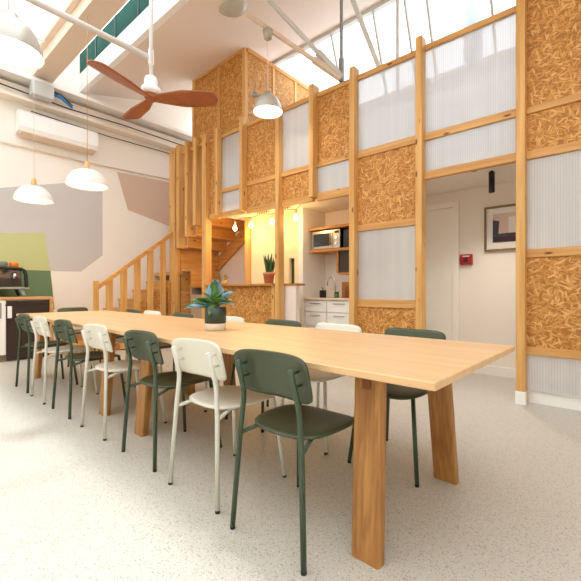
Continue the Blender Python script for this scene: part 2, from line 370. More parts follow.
# white foot block of the end post
MB().box(3.872, 3.93, .645, .727, 0, .115, bev=.002).build('foot_block', 'white', part)
XR0, XR1 = 3.945, 4.0
def rail(y0, y1, z0, z1): MB().box(XR0, XR1, y0, y1, z0, z1, bev=.003, seg=1).build('rail', 'pine_y', part)
def osbp(y0, y1, z0, z1): MB().box(3.965, 3.985, y0, y1, z0, z1).build('strand_board_panel', 'osb', part)
def polyp(y0, y1, z0, z1): MB().box(3.968, 3.984, y0, y1, z0, z1).build('polycarbonate_panel', 'poly', part)
bays = {  # (y low, y high): list of (type, z0, z1)
    (-.22, .650): [('o', 2.66, 4.30), ('r', 2.60, 2.66), ('o', 2.265, 2.60), ('r', 2.19, 2.265), ('p', 1.385, 2.19), ('r', 1.31, 1.385), ('o', .51, 1.31), ('r', .44, .51), ('p', .12, .44)],
    (-1.1, -.292): [('o', 2.66, 4.30), ('r', 2.60, 2.66), ('o', 2.265, 2.60), ('r', 2.19, 2.265), ('p', 1.385, 2.19), ('r', 1.31, 1.385), ('o', .51, 1.31), ('r', .44, .51), ('p', .12, .44)],
    (.722, 1.583): [('r', 3.565, 3.62), ('p', 2.68, 3.565), ('r', 2.605, 2.68), ('p', 2.275, 2.605), ('r', 2.195, 2.275)],
    (1.655, 2.406): [('r', 3.55, 3.61), ('p', 2.69, 3.55), ('r', 2.605, 2.69), ('o', 1.80, 2.605), ('r', 1.725, 1.80), ('p', .91, 1.725), ('r', .82, .91), ('o', .10, .82), ('r', 0, .10)],
    (2.478, 3.013): [('r', 3.55, 3.61), ('o', 2.69, 3.55), ('r', 2.63, 2.69), ('p', 2.29, 2.63), ('r', 2.19, 2.29)],
    (3.085, 3.643): [('r', 3.55, 3.61), ('p', 2.70, 3.55), ('r', 2.625, 2.70), ('o', 2.29, 2.625), ('r', 2.20, 2.29)],
    (3.715, 4.388): [('r', 3.55, 3.61), ('o', 2.70, 3.55), ('r', 2.63, 2.70), ('o', 2.29, 2.63), ('r', 2.20, 2.29)],
    (4.46, 5.008): [('r', 3.55, 3.61), ('p', 2.70, 3.55), ('r', 2.63, 2.70), ('p', 2.31, 2.63), ('r', 2.22, 2.31)],
    (5.08, 5.35): [('r', 3.55, 3.61), ('o', 2.70, 3.55), ('r', 2.64, 2.70), ('o', 2.32, 2.64), ('r', 2.22, 2.32)],
    (5.46, 6.39): [('r', 3.55, 3.61)],
}
for (a, b), L in bays.items():
    for k, z0, z1 in L: {'r': rail, 'o': osbp, 'p': polyp}[k](a, b, z0, z1)
MB().box(4.0, 4.03, -1.1, .64, 0, .12, bev=.003).build('skirting', 'white', part)
# hidden side studs of the opening above floor
# ------------------------------------------------------------------ strand board enclosure over the stair head
tw = thing('strand_board_enclosure', 'tall strand board box rising above the partition to the ceiling', 'enclosure', (4.06, 5.3, 2.4))
TX = 4.05
MB().box(TX+.01, TX+.03, 4.62, 5.96, 3.3, 4.9).build('strand_board_panel', 'osb', tw)
MB().box(TX+.05, 5.75, 4.53, 4.55, 3.3, 4.9).build('strand_board_panel', 'osb_x', tw)
for y, wd in ((4.525, .07), (5.17, .06), (5.92, .06)): MB().box(TX-.01, TX+.05, y, y+wd, 3.3, 4.915).build('stud', 'pine', tw)
for x in (TX+.62, TX+1.2): MB().box(x, x+.05, 4.515, 4.53, 3.3, 4.915).build('stud', 'pine', tw)
MB().box(TX-.012, TX+.03, 4.595, 5.92, 4.85, 4.915).build('top_rail', 'pine_y', tw)
MB().box(TX+.05, 5.75, 4.51, 4.53, 4.85, 4.915).build('top_rail', 'pine_x', tw)

# ------------------------------------------------------------------ staircase
st = thing('staircase', 'pine staircase along the back wall with a slatted balustrade', 'staircase', (3.2, 6.8, 0))
rise, run, xs0 = .172, .278, 2.12
for k in range(1, 8):
    x0 = xs0+(k-1)*run; z = rise*k
    MB().box(x0-.02, x0+run+.005, 6.46, 7.19, z-.035, z, bev=.003, seg=1).build('tread', 'pine_y', st)
    MB().box(x0, x0+.02, 6.46, 7.19, z-rise, z-.035).build('riser', 'pine_y', st)
    MB().box(x0+.02, x0+run, 6.44, 6.46, 0, z-.04).build('side_board', 'osb_x', st)
zl = rise*7+.17
MB().box(3.95, 4.92, 6.30, 7.19, zl-.06, zl).build('landing', 'pine_y', st)
MB().box(4.02, 4.92, 6.33, 6.35, 0, zl+.30).build('side_board', 'pine_x', st)
MB().box(4.02, 4.35, 5.98, 6.27, 1.38, 1.41).box(4.02, 4.35, 5.98, 6.0, 0, 1.38).build('storage_box', 'pine_x', st)
nu = 4
for k in range(nu):
    y1 = 6.33-k*.27; z = zl+.30+.185*(k+1)
    MB().box(4.01, 4.92, y1-.29, y1+.02, z-.045, z, bev=.003, seg=1).build('tread', 'pine_x', st)
    MB().box(4.01, 4.92, y1, y1+.02, z-.185, z-.045).build('riser', 'pine_x', st)
for x in (4.92,):
    MB().poly([(x, 6.4, zl+.03), (x, 6.4, zl+.31), (x, 5.2, zl+1.10), (x, 5.2, zl+.80)], (.05, 0, 0)).build('stringer', 'pine_y', st)
MB().box(2.47, 2.54, 6.37, 6.44, 0, 1.17, bev=.004, seg=1).build('newel_post', 'pine', st)
for x in (2.72, 2.96, 3.20, 3.445, 3.69):
    zt = 1.085+(x-2.5)*.752
    MB().poly([(x-.055, 6.39, 0.02), (x+.055, 6.39, 0.02), (x+.055, 6.39, zt+.03), (x-.055, 6.39, zt-.05)], (0, .03, 0)).build('baluster', 'pine', st)
MB().bar((2.52, 6.375, 1.065), (3.88, 6.375, 2.09), .04, .065).build('handrail', 'pine_x', st)

# ------------------------------------------------------------------ breakfast counter
ct = thing('breakfast_counter', 'raised pine counter with a strand board front under the festoon bulbs', 'counter', (4.0, 4.4, 0))
MB().box(3.84, 4.20, 3.74, 5.34, 1.085, 1.115, bev=.004, seg=1).box(4.01, 4.20, 3.42, 3.74, 1.085, 1.115).build('worktop', 'oak_shelf', ct)
MB().box(3.93, 3.95, 3.80, 5.28, .1, 1.085).build('front_panel', 'osb', ct)
MB().box(3.90, 3.93, 3.74, 3.80, 0, 1.085).box(3.9, 3.93, 3.8, 5.28, 0, .1).build('edge_frame', 'pine', ct)
struct(box('wall_half', 'wall_pink', None, 4.02, 4.10, 3.44, 5.3, 0, 1.084))

# inner walls: cream wall behind counter, alcove side
struct(box('wall_inner', 'wall', None, 4.43, 4.995, 3.65, 3.74, 0, 2.279))
struct(MB().box(4.43, 4.50, 3.93, 4.80, 0, 2.279).box(4.43, 4.5, 3.74, 3.82, 0, 2.279).box(4.43, 4.5, 3.82, 3.93, 1.52, 2.279).box(4.43, 4.5, 3.82, 3.93, 0, 1.1).build('wall_niche', 'wall_cream', None))
struct(box('trim_3', 'darkgreen', None, 4.49, 4.51, 3.80, 3.95, 1.0, 1.6))
struct(box('trim_4', 'pine', None, 4.40, 4.50, 4.805, 4.93, 0, 2.279))
struct(box('wall_stair', 'wall_pink', None, 4.975, 4.998, 4.93, 7.19, 0, 2.35))

# taupe shelf unit under the counter's left end
cu = thing('shelf_unit', 'taupe shelf unit with an open top niche left of the counter', 'cabinet', (4.05, 5.65, 0))
MB().box(3.97, 4.25, 5.36, 5.92, 0, .94).box(3.97, 4.25, 5.36, 5.39, .94, 1.07).box(3.97, 4.25, 5.89, 5.92, .94, 1.07).box(4.22, 4.25, 5.39, 5.89, .94, 1.07).build('body', 'boxgrey', cu)
MB().box(3.95, 4.27, 5.34, 5.94, 1.07, 1.095).build('top', 'oak_shelf', cu)
MB().box(3.965, 3.97, 5.78, 5.84, .78, .85, bev=.002).build('paper_tag', 'paper', cu)
for y in (5.52, 5.62):
    tag(MB().lathe([(.0, 0), (.028, 0), (.035, .08), (.031, .08), (.025, .005), (0, .005)], (4.05, y, .942), 16).build('cup', 'paper'), 'small white cup in the niche of the taupe shelf unit, ' + ('right' if y < 5.6 else 'left') + ' one of two', 'cup', 'cups in the niche')
hol = thing('wooden_peg_rack', 'small pale wooden peg rack on the counter beside the yellow flowers', 'rack', (4.0, 5.25, 1.115))
MB().box(3.97, 4.03, 5.14, 5.32, 1.115, 1.13).build('base', 'pine_y', hol)
for y in (5.16, 5.23, 5.30): MB().tube([(4.0, y, 1.13), (4.0, y, 1.20)], .012, 8).build('peg', 'pine', hol)
fl = thing('flower_pot', 'little yellow flowering plant in a wooden pot on the counter', 'plant', (4.06, 5.06, 1.115))
MB().lathe([(0, 0), (.04, 0), (.045, .07), (.04, .07), (0, .06)], (4.06, 5.06, 1.115), 16).build('pot', 'pine', fl)
g = MB(); h = MB()
for i in range(26):
    a = random.random()*2*PI; r = random.random()*.06; z = 1.19+random.random()*.09
    (g if i % 3 else h).lathe([(0, 0), (.012, .008), (.013, .014), (0, .02)], (4.06+r*math.cos(a), 5.06+r*math.sin(a), z), 6)
g.build('foliage', 'snake', fl); h.build('blossom', 'yellow', fl)

# ------------------------------------------------------------------ dining table
tb = thing('dining_table', 'very long pale oak dining table on broad slanted plank legs', 'table', (1.68, 2.9, 0))
TL = 2.49
MB().box(1.68-.51, 1.68+.51, 2.9-TL, 2.9+TL, .713, .74, bev=.003, seg=1).build('tabletop', 'oak_top', tb)
def tleg(sx, y0, lean):
    o_ = .018 if y0 < 1 else .028
    xb = 1.687+o_+sx*.405; xt = 1.675+o_+sx*.335
    t = bmesh.new(); w_, th = .122, .054
    vs = []
    for z, x, y in ((0, xb, y0), (.7135, xt, y0+lean)):
        ring = []
        for i in range(16):       # rounded plank section
            a = 2*PI*i/16; cx = math.copysign(th/2-.014, math.cos(a)); cy = math.copysign(w_/2-.014, math.sin(a))
            ring.append(t.verts.new((x+cx+.014*math.cos(a), y+cy+.014*math.sin(a), z)))
        vs.append(ring)
    for k in range(16): t.faces.new((vs[0][k], vs[0][(k+1) % 16], vs[1][(k+1) % 16], vs[1][k]))
    t.faces.new(vs[0][::-1]); t.faces.new(vs[1]); bmesh.ops.recalc_face_normals(t, faces=t.faces)
    m = MB(); m.merge(t); o = m.build('leg', 'oak_leg', tb)
    xo = xt-sx*0 - (.027)
    MB().box(xt-.041, xt-.018, y0+lean-.020, y0+lean+.016, .632, .70, bev=.007).build('bracket', 'bracket', o)
for y0, lean in ((.718, .02), (2.55, -.02), (3.18, .02), (5.12, -.02)):
    for s in (-1, 1): tleg(s, y0, lean)
for y0, y1 in ((.738, 2.53), (3.2, 5.10)):
    MB().box(1.60, 1.72, y0, y1, .672, .708).build('under_rail', 'oak_leg', tb)
for y in (.738, 2.53, 3.2, 5.10): MB().box(1.34, 1.98, y-.04, y+.04, .675, .708).build('cross_rail', 'oak_leg', tb)
tb.rotation_euler = (0, 0, -math.radians(.95))

# ------------------------------------------------------------------ chairs
def make_chair(name, seatm, tubem, label):
    t = thing(name, label, 'chair', (0, 0, 0))
    R_ = .0115
    for s in (-1, 1):
        rl = MB().tube([(-.004, .196*s, 0.012), (.016, .169*s, .42), (.022, .155*s, .55), (.019, .150*s, .59), (-.02, .144*s, .725)], R_, 12).build('leg', tubem, t)
        MB().lathe([(0, 0), (.0115, 0), (.0115, .014), (0, .014)], (-.004, .196*s, 0), 12).build('foot_cap', 'black', rl)
        for z, x in ((.708, -.012), (.655, .002)):
            MB().tube([(x-.006, .146*s, z), (x+.042, .143*s, z+.004)], .0055, 8).build('fixing', tubem, rl)
        fl_ = MB().tube([(.445, .205*s, .012), (.398, .163*s, .436)], R_, 12).build('leg', tubem, t)
        MB().lathe([(0, 0), (.0115, 0), (.0115, .014), (0, .014)], (.445, .205*s, 0), 12).build('foot_cap', 'black', fl_)
        MB().tube([(.018, .169*s, .412), (.12, .135*s, .432), (.36, .135*s, .434)], .009, 10).build('side_rail', tubem, t)
    # seat: rounded-square shell, dished with dropped front and rear lips
    def seat(u, v):
        a, b = 2*u-1, 2*v-1
        n_ = 3.2; ma = max(abs(a), abs(b)); 
        if ma > 0:
            k = ma/((abs(a)**n_+abs(b)**n_)**(1/n_))
        else: k = 1
        X = a*k; Y = b*k
        x = .245+X*.200; y = Y*.196*(1-.06*(X < 0)*abs(X))
        z = .447-.010*(1-Y*Y)*(1-X*X) - .014*max(0, X)**3 + .006*Y*Y
        z -= .008*max(0, abs(ma)-.85)/.15
        return (x, y, z)
    MB().grid(20, 20, seat, -.009).build('seat', seatm, t)
    def back(u, v):
        a, b = 2*u-1, 2*v-1
        n_ = 5.2; ma = max(abs(a), abs(b)); k = ma/((abs(a)**n_+abs(b)**n_)**(1/n_)) if ma > 0 else 1
        Y = a*k; Z = b*k
        y = Y*.200*(1+.02*Z); z = .673+Z*.096
        x = .022-.30*(z-.672) + .0 - .040*Y*Y + .038
        return (x, y, z)
    MB().grid(20, 14, back, -.010).build('backrest', seatm, t)
    return t
green0 = make_chair('dining_chair', 'green', 'greenm', 'x')
cream0 = make_chair('dining_chair', 'cream', 'creamm', 'x')
used = {'g': False, 'w': False}
def chair(kind, x, y, rot, label, group):
    src = green0 if kind == 'g' else cream0
    o = src if not used[kind] else dup(src)
    used[kind] = True
    o.location = (x, y, 0); o.rotation_euler = (0, 0, rot); o['label'] = label; o['group'] = group
    return o
GL = 'chairs along the near side of the table'; GR = 'chairs along the far side of the table'
for k, x, y, r, lab in (
    ('g', 1.050, 1.054, 0, 'nearest olive green chair seen from behind, largest chair in front of the table'),
    ('w', 1.075, 1.584, .5, 'nearest cream chair in the front row, right behind the largest green chair'),
    ('g', 1.092, 2.167, -.5, 'second green chair of the front row, between the two nearest cream chairs'),
    ('w', 1.090, 2.83, .6, 'second cream chair of the front row, between two green chairs'),
    ('g', 1.090, 3.477, 0, 'third green chair of the front row, counted from the camera'),
    ('w', 1.083, 4.07, -.6, 'farthest cream chair of the front row, next to the last green one'),
    ('g', 1.088, 4.62, .6, 'farthest green chair of the front row, by the dark cabinet door')):
    chair(k, x, y, math.radians(r), lab, GL)
for k, x, y, r, lab in (
    ('g', 2.345, 1.005, 0, 'green chair across the table nearest the camera, behind the right table end'),
    ('w', 2.345, 1.590, .5, 'pale chair across the table in front of the kitchen drawers'),
    ('g', 2.345, 2.140, -.5, 'green chair across the table in line with the right end of the raised counter'),
    ('w', 2.345, 2.83, .4, 'cream chair across the table whose top shows just right of the potted plant'),
    ('g', 2.345, 3.64, 0, 'green chair across the table whose top shows just left of the potted plant'),
    ('w', 2.345, 4.30, .5, 'cream chair across the table in front of the stair base'),
    ('g', 2.345, 4.79, 0, 'farthest green chair across the table, in front of the stair balusters')):
    chair(k, x, y, PI+math.radians(r), lab, GR)
e = chair('g', 2.02, 5.98, -PI/2, 'green chair at the far head of the table facing the camera', 'chair at the head'); del e['group']

# ------------------------------------------------------------------ plant on the table
PX, PY, PZ = 1.616, 2.114, .7405
pl = thing('potted_plant', 'leafy plant with green leaves, some with a painted blue sheen, in a dark green and cream pot on the table', 'plant', (PX, PY, PZ))
MB().lathe([(.070, .048), (.073, .053), (.074, .160), (.068, .160), (.066, .06), (0, .06)], (PX, PY, PZ), 32).build('pot', 'potgreen', pl)
MB().lathe([(0, 0), (.064, 0), (.070, .008), (.072, .050), (0, .050)], (PX, PY, PZ), 32).build('pot_base', 'potcream', pl)
MB().lathe([(0, .145), (.067, .145)], (PX, PY, PZ), 24).build('soil', 'soil', pl)
CR = Vector((.6608, -.7505, 0)); CF = Vector((.7505, .6608, 0))
def leaf(ang, length, width, elev, droop, mat, twist=0, z0=.145):
    base = Vector((PX, PY, PZ+z0)); d = Vector((math.cos(ang), math.sin(ang), 0)); sd = Vector((-d.y, d.x, 0))
    stem = length*.28
    def f(u, v):
        s_ = u; L = stem+s_*length
        h_ = math.sin(elev)*L-droop*(L**2)/length; r = math.cos(elev)*L
        wv = width*(max(0, math.sin(PI*min(1, s_**.8)))**.75)*(2*v-1)*.5
        cup = abs(2*v-1)**1.5*width*.18
        n = Vector((0, 0, 1))*math.cos(elev)-d*math.sin(elev)
        sdd = sd*math.cos(twist)+n*math.sin(twist); nn = n*math.cos(twist)-sd*math.sin(twist)
        return base+d*r+Vector((0, 0, 1))*h_+sdd*wv+nn*cup
    m = MB().grid(10, 6, f, .0015)
    m.tube([base, base+d*math.cos(elev)*stem*1.03+Vector((0, 0, 1))*math.sin(elev)*stem], .003, 6)
    m.build('leaf', mat, pl)
LF = [  # angle in screen terms: 0 = right, 90 = away from camera
    (5, .20, .08, .75, .25, 'leaf_sheen_paint'), (-20, .19, .07, .55, .55, 'leaf_sheen_paint'), (25, .20, .08, .95, .3, 'leaf'), (180, .20, .08, .5, .4, 'leaf'),
    (195, .22, .06, .3, .45, 'leaf_sheen_paint'), (160, .19, .08, .85, .3, 'leaf'), (118, .16, .12, 1.35, .0, 'leaf_sheen_paint'), (80, .15, .10, 1.45, .0, 'leaf'),
    (230, .19, .08, 1.0, .5, 'leaf'), (255, .15, .055, .8, 1.1, 'leaf'), (-40, .18, .07, .8, .5, 'leaf'), (205, .19, .075, 1.0, .4, 'leaf'),
    (60, .17, .08, 1.1, .2, 'leaf'), (325, .18, .075, 1.05, .4, 'leaf'), (140, .17, .07, .95, .3, 'leaf'), (45, .19, .07, .75, .4, 'leaf'), (295, .14, .075, 1.25, .3, 'leaf'),
    (172, .22, .06, .75, .5, 'leaf'), (350, .2, .07, .6, .5, 'leaf'), (250, .14, .07, 1.3, .3, 'leaf'), (10, .18, .07, 1.1, .3, 'leaf'), (190, .19, .07, .05, .1, 'leaf')]
base_ang = math.atan2(CR.y, CR.x)
for i, (a, L, w_, el, dr_, mt) in enumerate(LF): leaf(base_ang+math.radians(a), L*(1.0 if el > 1.2 else .84), w_, el+.18, dr_*.8, mt, twist=random.uniform(-.6, .6))

# snake plant on counter
sp = thing('snake_plant', 'upright snake plant in a terracotta pot on the raised counter', 'plant', (4.02, 3.97, 1.115))
MB().lathe([(0, 0), (.065, 0), (.082, .13), (.09, .13), (.092, .17), (.08, .17), (.078, .14), (0, .14)], (4.02, 3.97, 1.115), 28).build('pot', 'terra', sp)
MB().lathe([(0, .142), (.078, .142)], (4.02, 3.97, 1.115), 20).build('soil', 'soil', sp)
for i in range(9):
    a = i*2.4; r = .012+.045*((i*.37) % 1); x = 4.02+r*math.cos(a); y = 3.97+r*math.sin(a); H = .22+.12*((i*.618) % 1); ln = .05*math.cos(a), .05*math.sin(a)
    q = random.random()*PI; wd = .026
    def f(u, v, x=x, y=y, H=H, ln=ln, q=q):
        ww = wd*(1-.9*u**3)*(2*v-1)
        return (x+ln[0]*u+math.cos(q+u)*ww, y+ln[1]*u+math.sin(q+u)*ww, 1.25+H*u)
    MB().grid(8, 2, f, .003).build('leaf', 'snake', sp)

# ------------------------------------------------------------------ festoon bulbs
fs = thing('string_lights', 'string of glowing bare bulbs under the mezzanine edge', 'lights', (4.2, 4.3, 2.18))
by = [4.957, 4.557, 4.079, 3.590]
MB().tube([(4.2, 5.08, 2.255), (4.2, 4.957, 2.20), (4.2, 4.75, 2.235), (4.2, 4.557, 2.20), (4.2, 4.3, 2.235), (4.2, 4.079, 2.20), (4.2, 3.8, 2.235), (4.2, 3.59, 2.20), (4.2, 3.5, 2.26)], .004, 6).build('cable', 'black', fs)
for y in by:
    s_ = MB().tube([(4.2, y, 2.20), (4.2, y, 2.135)], .016, 10).build('socket', 'cordwhite', fs)
    MB().lathe([(0, -.055), (.02, -.05), (.034, -.025), (.034, 0), (.02, .03), (.014, .045), (0, .045)], (4.2, y, 2.085), 16).build('bulb', 'bulb', s_)
    ld = bpy.data.lights.new('bulb_light', 'POINT'); ld.energy = 2.6; ld.color = (1, .60, .20); ld.shadow_soft_size = .035
    lo = bpy.data.objects.new('bulb_light', ld); C.objects.link(lo); lo.location = (4.2, y, 1.99); 
for y0 in (4.10, 3.66):
    cg = MB()
    for i in range(5): cg.tube([(4.15, y0+i*.05, 2.225), (4.165, y0+.03+i*.05, 2.26), (4.15, y0+.06+i*.05, 2.225)], .008, 6)
    tag(cg.build('cable_clip_row', 'black'), 'row of black cable clips under the mezzanine edge, ' + ('left' if y0 > 4 else 'right') + ' one', 'cable clips')

# ------------------------------------------------------------------ kitchen
kb = thing('kitchen_base_unit', 'white kitchen base unit with drawers and a pale worktop in the alcove', 'cabinet', (4.7, 3.0, 0))
MB().box(4.48, 4.99, 2.30, 3.64, .08, .875).build('body', 'lam', kb)
MB().box(4.44, 4.99, 2.29, 3.645, .875, .905, bev=.003, seg=1).build('worktop', 'potcream', kb)
for ya, yb in ((3.235, 3.635), (2.80, 3.225), (2.31, 2.79)):
    for z0, z1 in ((.70, .865), (.49, .69), (.09, .48)):
        d_ = MB().box(4.462, 4.48, ya+.004, yb-.004, z0+.003, z1-.003, bev=.002, seg=1).build('drawer', 'white', kb)
        MB().box(4.445, 4.462, (ya+yb)/2-.09, (ya+yb)/2+.09, z1-.045, z1-.035).build('handle', 'steel', d_)
wsh = thing('wall_shelf_unit', 'oak wall shelves in the alcove holding the microwave', 'shelf', (4.7, 3.0, 1.6))
MB().box(4.55, 4.99, 2.30, 3.64, 1.93, 1.965).build('shelf_board', 'oak_shelf', wsh)
MB().box(4.55, 4.99, 2.30, 3.64, 1.595, 1.63).build('shelf_board', 'oak_shelf', wsh)
MB().box(4.6, 4.99, 3.12, 3.15, 1.27, 1.595).box(4.6, 4.99, 2.5, 3.12, 1.25, 1.28).build('lower_box', 'oak_shelf', wsh)
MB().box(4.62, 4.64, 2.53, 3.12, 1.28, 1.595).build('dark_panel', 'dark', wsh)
mw = thing('microwave', 'silver microwave with a dark window on the middle alcove shelf', 'microwave', (4.75, 3.32, 1.63))
MB().box(4.60, 4.95, 3.08, 3.59, 1.64, 1.915, bev=.004, seg=1).build('body', 'black', mw)
MB().box(4.58, 4.60, 3.20, 3.59, 1.64, 1.91, bev=.002, seg=1).build('door', 'steel', mw)
MB().box(4.575, 4.58, 3.26, 3.56, 1.68, 1.87).build('window', 'screen', mw)
MB().box(4.58, 4.60, 3.08, 3.195, 1.64, 1.91).build('control_panel', 'steel', mw)
MB().box(4.575, 4.58, 3.10, 3.17, 1.855, 1.89).build('display', 'screen', mw)
for z in (1.79, 1.71): MB().tube([(4.58, 3.137, z), (4.56, 3.137, z)], .018, 14).build('knob', 'chrome', mw)
MB().tube([(4.56, 3.225, 1.68), (4.56, 3.225, 1.87)], .008, 8).build('handle', 'screen', mw)
for z in (): pass
MB().box(4.62, 4.93, 3.10, 3.57, 1.63, 1.64).build('foot_plate', 'black', mw)
tv = thing('toaster_oven', 'small black oven right of the silver microwave', 'oven', (4.75, 2.85, 1.63))
MB().box(4.62, 4.93, 2.62, 3.05, 1.63, 1.90, bev=.01).build('body', 'black', tv)
MB().box(4.61, 4.62, 2.68, 2.96, 1.68, 1.86).build('window', 'screen', tv)
fc = thing('kitchen_tap', 'chrome swan neck tap on the kitchen worktop', 'tap', (4.8, 3.35, .905))
q = [(4.80, 3.31, .905), (4.80, 3.31, 1.15)]+[(4.80, 3.31+.075-.075*math.cos(a), 1.15+.075*math.sin(a)) for a in [PI*i/10 for i in range(1, 11)]]+[(4.80, 3.46, 1.09)]
MB().tube(q, .013, 12).build('spout', 'chrome', fc); MB().lathe([(0, 0), (.025, 0), (.022, .07), (0, .07)], (4.8, 3.31, .905), 16).build('base', 'chrome', fc)
MB().tube([(4.8, 3.31, .96), (4.8, 3.24, 1.0)], .008, 8).build('lever', 'chrome', fc)
sb = thing('soap_dispenser', 'black soap dispenser left of the kitchen tap', 'dispenser', (4.75, 3.45, .905))
MB().box(4.66, 4.74, 3.43, 3.51, .905, 1.02, bev=.01).build('bottle', 'black', sb); MB().tube([(4.70, 3.47, 1.02), (4.70, 3.47, 1.05), (4.67, 3.47, 1.055)], .007, 8).build('pump', 'black', sb)
for i, (y, mt, lab, hh) in enumerate(((3.20, 'oak_shelf', 'larger wooden cutting board leaning behind the green jar', .24), (3.12, 'fanwood', 'smaller brown cutting board leaning against the kitchen wall', .17))):
    tag(MB().box(-.009, .009, y-.09, y+.09, 0, hh, bev=.008).build('cutting_board', mt), lab, 'cutting board').location = (4.955-.03*i, y, .907)
jr = thing('jar', 'dark green lidded jar beside the kitchen tap', 'jar', (4.72, 3.06, .905))
MB().lathe([(0, 0), (.033, 0), (.035, .07), (0, .07)], (4.66, 3.19, .905), 20).build('body', 'leaf', jr); MB().lathe([(.0, .07), (.03, .07), (.03, .09), (0, .09)], (4.66, 3.19, .905), 20).build('lid', 'black', jr)

# ------------------------------------------------------------------ corridor wall items
pic = thing('framed_print', 'framed abstract print in blush, white and plum on the corridor wall', 'picture', (4.98, 1.0, 1.48))
y0, y1, z0, z1 = .70, 1.256, 1.485, 2.015
MB().box(4.965, 4.998, y0, y1, z0, z0+.022).box(4.965, 4.998, y0, y1, z1-.022, z1).box(4.965, 4.998, y0, y0+.022, z0+.022, z1-.022).box(4.965, 4.998, y1-.022, y1, z0+.022, z1-.022).build('picture_frame', 'frame', pic)
MB().box(4.985, 4.998, y0+.022, y1-.022, z0+.022, z1-.022).build('mount', 'paper', pic)
MB().box(4.982, 4.985, y0+.08, y1-.09, z0+.10, z1-.09).build('print', 'blush', pic)
MB().box(4.979, 4.982, y0+.10, y0+.30, z0+.20, z1-.14).build('printed_shape', 'paper', pic)
MB().poly([(4.979, y1-.09, z0+.10), (4.979, y1-.09, z1-.16), (4.979, y1-.16, z1-.18), (4.979, y1-.15, z0+.20), (4.979, y0+.08, z0+.21), (4.979, y0+.08, z0+.17)], (.003, 0, 0)).build('printed_shape', 'ink', pic)
MB().poly([(4.976, y1-.09, z0+.10), (4.976, y1-.09, z0+.17), (4.976, y0+.25, z0+.16), (4.976, y0+.08, z0+.10)], (.003, 0, 0)).build('printed_shape', 'plum', pic)
al = thing('fire_alarm_call_point', 'red fire alarm call point on the corridor wall', 'alarm', (4.98, 1.46, 1.33))
MB().box(4.955, 4.998, 1.392, 1.534, 1.335, 1.465, bev=.006).build('housing', 'red', al)
MB().box(4.951, 4.955, 1.42, 1.506, 1.435, 1.447).build('label_strip', 'paper', al)
MB().tube([(4.955, 1.463, 1.392), (4.950, 1.463, 1.392)], .026, 20).build('button', 'dark', al)
spt = thing('ceiling_spotlight', 'black cylindrical spotlight hanging over the corridor opening', 'lamp', (4.4, 1.04, 2.05))
MB().lathe([(0, .0), (.027, .0), (.029, .004), (.029, .215), (0, .215)], (4.4, 1.04, 2.05), 24).build('body', 'black', spt)
MB().tube([(4.4, 1.04, 2.26), (4.4, 1.04, 2.28)], .012, 10).build('stem', 'black', spt)
sl = bpy.data.lights.new('spot_light', 'SPOT'); sl.energy = 25; sl.color = (1, .9, .78); sl.spot_size = math.radians(125); sl.spot_blend = 1; sl.shadow_soft_size = .03
so = bpy.data.objects.new('spot_light', sl); C.objects.link(so); so.location = (4.4, 1.04, 2.04)
tag(MB().lathe([(0, 0), (.03, .004), (.045, .025), (.045, .03), (0, .03)], (4.2, 1.16, 2.25), 18).build('smoke_detector', 'knob'), 'small round detector on the corridor ceiling', 'detector')

# ------------------------------------------------------------------ coffee bar
cb = thing('coffee_cabinet', 'oak topped sideboard with one white and one dark door below the green mural', 'cabinet', (1.2, 6.9, 0))
MB().box(.2, 1.93, 6.60, 7.18, .10, .885).build('body', 'lam', cb)
MB().box(.18, 1.95, 6.57, 7.19, .885, .92, bev=.003, seg=1).build('worktop', 'oak_edge', cb)
MB().box(1.90, 1.95, 6.575, 7.18, .0, .885).build('side_panel', 'oak_edge', cb)
MB().box(.2, 1.9, 6.66, 7.1, 0, .10).build('plinth', 'boxgrey', cb)
d1 = MB().box(.80, 1.35, 6.58, 6.60, .10, .87, bev=.002).build('door', 'white', cb)
MB().box(1.285, 1.30, 6.565, 6.58, .62, .84).build('handle', 'knob', d1)
d2 = MB().box(1.36, 1.895, 6.58, 6.60, .015, .87, bev=.002).build('door', 'dark', cb)
MB().box(1.37, 1.42, 6.555, 6.58, .62, .79, bev=.004).build('handle', 'white', d2)
MB().box(1.345, 1.895, 6.576, 6.581, .80, .815).build('groove_strip', 'black', d2)
d3 = MB().box(.22, .79, 6.58, 6.60, .10, .87, bev=.002).build('door', 'white', cb)
cm = thing('espresso_machine', 'chrome and black espresso machine on the oak topped sideboard', 'coffee machine', (1.3, 6.85, .92))
MB().tube([(.85, 6.70, 1.08), (.85, 6.70, 1.31), (.9, 6.70, 1.345), (1.54, 6.70, 1.345), (1.62, 6.70, 1.30), (1.63, 6.70, 1.06)], .025, 10, smooth_path=1).build('frame_hoop', 'black', cm)
MB().box(0.88, 1.58, 6.74, 7.08, 1.08, 1.34, bev=.02).build('body', 'bronze', cm)
MB().box(.9, 1.57, 6.70, 6.74, 1.08, 1.19).build('lower_panel', 'dark', cm)
MB().box(.86, 1.65, 6.62, 7.0, 1.035, 1.06, bev=.005).build('drip_tray', 'steel', cm)
for x in (1.0, 1.25, 1.48):
    gh = MB().tube([(x, 6.72, 1.26), (x, 6.68, 1.24), (x, 6.68, 1.19)], .028, 12).build('group_head', 'chrome', cm)
    MB().tube([(x, 6.68, 1.205), (x, 6.56, 1.20)], .012, 8).build('portafilter', 'black', gh)
for x in (1.12, 1.38): MB().tube([(x, 6.73, 1.29), (x, 6.70, 1.29)], .03, 16).build('gauge', 'black', cm)
for x, y in ((.95, 6.68), (1.56, 6.68), (.95, 6.98), (1.56, 6.98)): MB().tube([(x, y, 1.04), (x+.04, y, .936)], .022, 8).build('leg', 'rope' if (x > 1.5 and y < 6.8) else 'black', cm)
